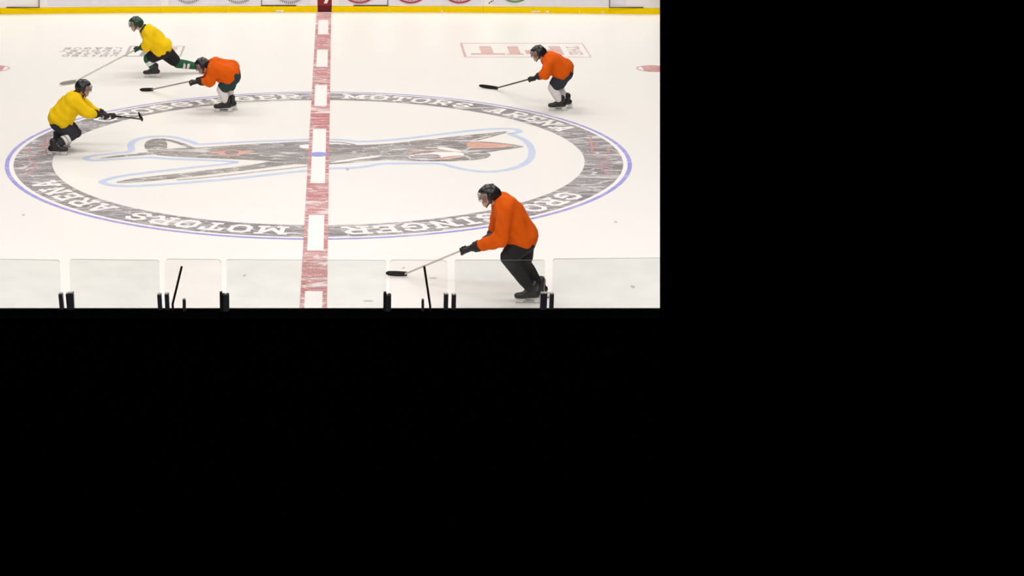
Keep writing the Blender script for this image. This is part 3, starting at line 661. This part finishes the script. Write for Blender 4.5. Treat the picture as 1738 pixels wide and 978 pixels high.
def make_player(label, J, Yb, look, mats, base_px, extra=None):
    """J: joints as (photo x, photo y, offset in depth from Yb); far/near sides keep true depth"""
    p = {k: P(v[0], v[1], Yb + v[2]) for k, v in J.items() if k not in ('ft_n', 'ft_f')}
    feet = {}
    for s in 'nf':
        fx = J['ft_' + s]
        if fx[0] == 'air':
            an = P(fx[1], fx[2], Yb + fx[3]); hd = Vector(fx[4]).normalized(); up = Vector(fx[5]); up = (up - hd * up.dot(hd)).normalized()
        else:
            g = G(fx[0], fx[1]); hd = Vector((math.cos(fx[2]), math.sin(fx[2]), 0)); up = Vector(fx[3]) if len(fx) > 3 else Vector((0, 0, 1)); up = (up - hd * up.dot(hd)).normalized()
            an = V(g.x, g.y, 0) + up * .137 - hd * .04
        feet[s] = (an, hd, up); p['an' + s] = an
    b = G(*base_px); root = empty('hockey_player', (b.x, b.y, 0), label, 'person', 'hockey players on the ice')
    hipm, shm = (p['hipn'] + p['hipf']) / 2, (p['shn'] + p['shf']) / 2
    f = Vector(look).normalized(); side = f.cross(V(0, 0, 1)).normalized(); u = side.cross(f).normalized(); hc = p['head']
    shaft_d = (p['hand_lo'] - p['hand_hi']).normalized() if 'hand_lo' in p else (p['han'] - p['haf']).normalized()
    # --- body: one continuous skin from head to ankles, hands with fingers
    bm = bmesh.new()
    add_capsule(bm, hc + u * .035 - f * .018, .088, hc + u * .02 + f * .015, .086); add_capsule(bm, hc - u * .04 + f * .03, .06, hc - u * .085 + f * .055, .036)       # cranium, jaw, chin
    add_capsule(bm, hc + u * .012 + f * .09, .010, hc - u * .022 + f * .112, .014, 8); add_capsule(bm, hc + u * .03 + f * .085 - side * .035, .012, hc + u * .03 + f * .085 + side * .035, .012, 8)   # nose, brow
    for s in (-1, 1):
        add_capsule(bm, hc + side * s * .085 + u * .022 - f * .012, .014, hc + side * s * .082 - u * .022 - f * .008, .011, 8)
        add_capsule(bm, hc + side * s * .035 - u * .015 + f * .072, .026, hc + side * s * .03 - u * .045 + f * .06, .024, 8)
    add_capsule(bm, hc - u * .07 + f * .078 - side * .018, .011, hc - u * .07 + f * .078 + side * .018, .011, 8)
    add_capsule(bm, hc - u * .04 - f * .02, .055, p['neck'], .06)
    add_capsule(bm, p['neck'], .06, shm, .10); add_capsule(bm, p['shn'], .062, p['shf'], .062)
    for s in 'nf':
        add_capsule(bm, p['sh' + s].lerp(shm, .35), .10, hipm.lerp(p['hip' + s], .6), .105)
        add_capsule(bm, p['sh' + s], .058, p['el' + s], .044); fore = p['ha' + s] - p['el' + s]
        wr = hand_forms(bm, p['ha' + s], shaft_d, fore.normalized()); add_capsule(bm, p['el' + s], .043, wr, .03)
        add_capsule(bm, p['hip' + s], .088, p['kn' + s], .058); add_capsule(bm, p['kn' + s], .058, p['kn' + s].lerp(p['an' + s], .3), .06); add_capsule(bm, p['kn' + s].lerp(p['an' + s], .3), .06, p['an' + s], .04)
        a, h_, up_ = feet[s]; add_capsule(bm, a, .038, a - up_ * .045 + h_ * .14, .028)
    add_capsule(bm, p['hipn'], .11, p['hipf'], .11)
    obj('body', melt(bm, .0095, 3), M['skin'], root, smooth=True)
    for s in (-1, 1):
        bm = bmesh.new(); e = hc + side * s * .033 + u * .008 + f * .084; add_capsule(bm, e, .013, e + f * .001, .013, 10, 3); ey = obj('eye', bm, M['eye'], root, smooth=True)
        bm = bmesh.new(); add_capsule(bm, e + f * .010, .006, e + f * .0105, .006, 8, 3); obj('iris', bm, M['iris'], ey, smooth=True)
    bm = bmesh.new(); add_capsule(bm, hc - u * .068 + f * .087 - side * .02, .005, hc - u * .068 + f * .087 + side * .02, .005, 8, 3); obj('mouth', bm, M['lip'], root, smooth=True)
    # --- hair at the nape
    bm = bmesh.new(); add_capsule(bm, hc - f * .07 - u * .03 - side * .04, .04, hc - f * .07 - u * .03 + side * .04, .04); obj('hair', melt(bm, .012, 2), M['hair'], root, smooth=True)
    # --- helmet: shell opened at the face, ear pieces, ridge, rim
    bm = bmesh.new(); bmesh.ops.create_uvsphere(bm, u_segments=24, v_segments=16, radius=1)
    rot = Matrix((f, side, u)).transposed().to_4x4()
    dead = [v for v in bm.verts if (v.co.z < -.42) or (v.co.x > .30 and v.co.z < .22) or (v.co.x > -.05 and v.co.z < -.25 and abs(v.co.y) < .55)]
    bmesh.ops.delete(bm, geom=dead, context='VERTS')
    for v in bm.verts: v.co = hc + u * .022 + rot.to_3x3() @ Vector((v.co.x * .124, v.co.y * .106, v.co.z * .116))
    geo = bmesh.ops.solidify(bm, geom=bm.faces[:], thickness=.012)
    hm = obj('helmet', bm, mats['helmet'], root, smooth=True)
    bm = bmesh.new()
    for s in (-1, 1):
        add_capsule(bm, hc + u * .10 + side * s * .04 - f * .07, .010, hc + u * .118 + side * s * .035 + f * .04, .010)
    add_capsule(bm, hc + u * .128 - f * .05, .012, hc + u * .129 + f * .03, .012)
    obj('helmet_ridge', bm, mats['helmet'], hm, smooth=True)
    for s in (-1, 1):
        bm = bmesh.new(); add_capsule(bm, hc + side * s * .10 + u * .03, .02, hc + side * s * .096 - u * .045, .018, 10, 3)
        obj('ear_guard', bm, mats['helmet'], hm, smooth=True)
    bm = bmesh.new(); n = 10
    A = [[bm.verts.new(hc + rot.to_3x3() @ Vector((.134 * math.cos(t) * (1 - .05 * k), .112 * math.sin(t), .05 - .095 * k))) for t in [math.radians(-72 + 144 * i / n) for i in range(n + 1)]] for k in (0, 1)]
    for i in range(n): bm.faces.new((A[0][i], A[0][i + 1], A[1][i + 1], A[1][i]))
    bmesh.ops.solidify(bm, geom=bm.faces[:], thickness=.003); obj('visor', bm, M['visor'], hm, smooth=True)
    bm = bmesh.new()
    for s in (-1, 1): add_capsule(bm, hc + side * s * .10 - u * .04, .006, hc - u * .128 + f * .05, .006, 6, 2)
    obj('chin_strap', bm, M['tape'], hm)
    # --- jersey over shoulder pads
    ax = (hipm - shm).normalized(); fw = f - ax * f.dot(ax); fw.normalize()
    hem = [p['hip' + s].lerp(hipm, .05) - ax * .055 for s in 'nf']
    bm = bmesh.new(); add_capsule(bm, p['shn'], .10, p['shf'], .10); add_capsule(bm, shm, .14, p['neck'].lerp(shm, .35), .085)
    for s, hm_ in zip('nf', hem):
        shp = p['sh' + s]; el, ha = p['el' + s], p['ha' + s]; wr = wrist_point(ha, shaft_d, (ha - el).normalized(), 1, .027); wr = wr - (wr - el).normalized() * .115
        add_capsule(bm, shp, .108, el, .092); add_capsule(bm, el, .09, wr, .066)
        add_capsule(bm, shp.lerp(shm, .32), .145, hm_, .178); add_capsule(bm, shp.lerp(shm, .3) + ax * .2 - fw * .03, .135, hm_ - fw * .03, .17)
    add_capsule(bm, shm + ax * .1 - fw * .02, .165, hipm - ax * .05, .18)
    bmj = melt(bm, .017, 4)
    rn = random.Random(len(label)); ph = rn.uniform(0, 6)
    bmj.normal_update()
    for v in bmj.verts:                                  # loose folds in the cloth
        q = v.co; k = math.sin(q.x * 31 + q.z * 17 + ph) * math.sin(q.z * 27 - q.y * 23 + ph) + .6 * math.sin(q.y * 41 + q.x * 22)
        v.co += v.normal * .009 * k
    je = obj('jersey', bmj, mats['jersey'], root, smooth=True)
    for s in 'nf':                                       # ribbed cuff
        el, ha = p['el' + s], p['ha' + s]; wr = wrist_point(ha, shaft_d, (ha - el).normalized(), 1, .027); dd = (wr - el).normalized(); wr = wr - dd * .125
        bm = bmesh.new(); add_cyl(bm, wr + dd * .03, wr + dd * .075, .068, .058, 14); obj('cuff', bm, mats['trim'], je, smooth=False)
    bm = bmesh.new(); nk = p['neck'].lerp(hc, .12); dn = (hc - p['neck']).normalized(); add_cyl(bm, nk - dn * .02, nk + dn * .02, .088, .078, 16); obj('collar', bm, mats['trim'], je)
    # --- padded pants
    bm = bmesh.new(); add_capsule(bm, p['hipn'], .145, p['hipf'], .145); add_capsule(bm, hipm - ax * .06, .13, hipm, .14)
    for s in 'nf':
        k1 = p['hip' + s].lerp(p['kn' + s], .76); add_capsule(bm, p['hip' + s], .142, k1, .112)
    obj('pants', melt(bm, .016, 4), mats['pants'], root, smooth=True)
    # --- gloves, socks, skates
    for s in 'nf':
        el, ha = p['el' + s], p['ha' + s]; fore = (ha - el).normalized()
        bm = bmesh.new(); wr = hand_forms(bm, ha, shaft_d, fore, 1.28, .020, .0165)
        fore = (wr - el).normalized(); cu = wr - fore * .045
        add_capsule(bm, wr, .046, cu, .055); gl = obj('glove', melt(bm, .0085, 2), mats['glove'], root, smooth=True)
        bm = bmesh.new(); add_cyl(bm, cu - fore * .03, cu + fore * .03, .066, .060, 14); obj('glove_cuff', bm, mats['glove'], gl)
        kn, an = p['kn' + s], p['an' + s]; d = (an - kn).normalized(); fr_ = feet[s][1]; fr_ = (fr_ - d * fr_.dot(d)).normalized()
        bm = bmesh.new(); add_capsule(bm, kn - d * .02, .078, kn.lerp(an, .35), .078); add_capsule(bm, kn.lerp(an, .35), .078, an - d * .06, .056); add_capsule(bm, kn + fr_ * .025, .066, kn.lerp(an, .7) + fr_ * .022, .048)
        so = obj('sock', melt(bm, .013, 3), mats['sock'], root, smooth=True)
        for q in ((.30, .46) if mats.get('stripe') else ()):
            c0 = kn.lerp(an, q) + fr_ * .006; r_ = .084 - .022 * q; bm = bmesh.new(); add_cyl(bm, c0 - d * .02, c0 + d * .022, r_ + .003, r_, 16); obj('sock_stripe', bm, mats['stripe'], so, 'contrasting stripe')
        foot(root, an, feet[s][1], (mats['boot'],), feet[s][2])
    return p
def kit(jersey, trim, pants, sock, helmet, glove, stripe=None):
    return dict(jersey=M[jersey], trim=M[trim], pants=M[pants], sock=M[sock], helmet=M[helmet], glove=M[glove], boot=M['boot'], stripe=M[stripe] if stripe else None)
pi = math.pi
L_ = pi                                                  # heading left
# nearest player in orange
Yb = G(895, 512).y
p5 = make_player('nearest hockey player in orange jersey and black pants, skating left at lower right', dict(
    head=(831, 333, .0), neck=(846, 342, 0), shn=(861, 354, -.17), shf=(853, 347, .19), eln=(851, 406, -.25), elf=(842, 392, .20), han=(790, 423, -.05), haf=(832, 405, .06),
    hipn=(889, 410, -.11), hipf=(887, 405, .12), knn=(862, 437, -.2), knf=(889, 446, .12), ft_n=(897, 515, L_, (.15, 0, 1)), ft_f=(912, 507.5, L_ + .25, (-.28, .12, 1))),
    Yb, (-1, 0, -.12), kit('or_jersey', 'or_dark', 'blackcloth', 'blackcloth', 'blackhelmet', 'glove'), (895, 512))
# right-hand player in orange
Yb = G(950, 186).y
p4 = make_player('hockey player in orange with pale socks gliding left near the framed red lettering', dict(
    head=(914, 91, 0), neck=(926, 97, 0), shn=(936, 105, -.17), shf=(932, 101, .18), eln=(926, 126, -.24), elf=(935, 120, .2), han=(903, 133, -.05), haf=(922, 128, .05),
    hipn=(958, 124, -.11), hipf=(958, 121, .12), knn=(939, 149, -.13), knf=(946, 148, .12), ft_n=(947, 188, L_, (.12, 0, 1)), ft_f=(957, 184, L_ + .1, (.2, 0, 1))),
    Yb, (-1, 0, -.15), kit('or_jersey', 'or_dark', 'navycloth', 'whitecloth', 'blackhelmet', 'glove'), (950, 187))
# bent player in orange, middle left
Yb = G(385, 188).y
p2 = make_player('hockey player in orange bent double, arms stretched left toward the stick', dict(
    head=(344, 112, .0), neck=(356, 113, 0), shn=(366, 121, -.17), shf=(364, 110, .18), eln=(356, 138, -.22), elf=(352, 134, .22), han=(328, 139, -.05), haf=(341, 135, .06),
    hipn=(394, 130, -.12), hipf=(393, 122, .12), knn=(377, 152, -.14), knf=(388, 152, .12), ft_n=(380, 190, L_, (.1, 0, 1)), ft_f=(388, 187, L_ + .1, (.1, 0, 1))),
    Yb, (-1, 0, -.35), kit('or_jersey', 'or_dark', 'tealcloth', 'whitecloth', 'blackhelmet', 'glove'), (384, 188))
# far player in yellow
Yb = G(262, 129).y
p1 = make_player('hockey player in yellow with green striped socks, one leg stretched back behind the bent player', dict(
    head=(231, 41, 0), neck=(244, 49, 0), shn=(255, 58, -.17), shf=(250, 54, .18), eln=(248, 79, -.22), elf=(257, 74, .2), han=(233, 82, -.04), haf=(247, 75, .05),
    hipn=(276, 86, -.11), hipf=(277, 85, .12), knn=(252, 100, -.1), knf=(301, 107, .2), ft_n=(259, 131.5, L_, (.1, 0, 1)), ft_f=('air', 341, 113.5, .25, (-.15, .1, -1), (-1, 0, .2))),
    Yb, (-1, 0, -.1), kit('ye_jersey', 'ye_dark', 'blackcloth', 'greencloth', 'greenhelmet', 'greenglove', 'whitecloth'), (262, 130))
# near-left player in yellow
Yb = G(105, 256).y
p3 = make_player('hockey player in yellow and dark pants crouching on the circle band, facing right', dict(
    head=(141, 150, 0), neck=(133, 161, 0), shn=(124, 172, -.17), shf=(130, 168, .18), eln=(150, 192, -.2), elf=(152, 187, .2), han=(178, 198, -.02), haf=(190, 197.5, .16),
    hipn=(100, 207, -.11), hipf=(101, 203, .12), knn=(122, 229, -.12), knf=(128, 226, .14), ft_n=(97, 264, .05, (-.2, 0, 1)), ft_f=(103, 250, .05, (-.2, 0, 1))),
    Yb, (1, .2, -.1), kit('ye_jersey', 'blackcloth', 'navycloth', 'navycloth', 'blackhelmet', 'glove', 'whitecloth'), (100, 257))

# --- sticks run through both hands
def through(hi_, lo_, back, heel): d = (heel - hi_).normalized(); return hi_ - d * back
def blade_pt(px, py): g = G(px, py, .038); return V(g.x, g.y, .038)
def mk(label, p, heel, toe, mats, back=.12):
    stick('hockey_stick', label, p['haf'] - (p['han'] - p['haf']).normalized() * back, heel, toe, mats)
mk('pale shafted hockey stick held low by the nearest player in orange', p5, blade_pt(688, 465), blade_pt(652, 465.5), (M['shaft_white'], M['tape'], M['whitetape']))
mk('black hockey stick held by the orange player beside the framed red lettering', p4, blade_pt(843, 149.5), blade_pt(810, 146), (M['shaft_black'], M['tape'], M['tape']))
mk('thin grey hockey stick reaching left from the bent orange player', p2, blade_pt(258, 152), blade_pt(236, 153.5), (M['shaft_grey'], M['tape'], M['tape']))
mk('long pale hockey stick held low in front of the far yellow player', p1, blade_pt(128, 138), blade_pt(102, 143.5), (M['shaft_white'], M['shaft_grey'], M['whitetape']))
h3 = P(241, 202.5, p3['han'].y + .75)
mk('black hockey stick raised over the circle by the left yellow player', p3, h3, P(231, 190.5, h3.y + .18), (M['shaft_black'], M['tape'], M['tape']))
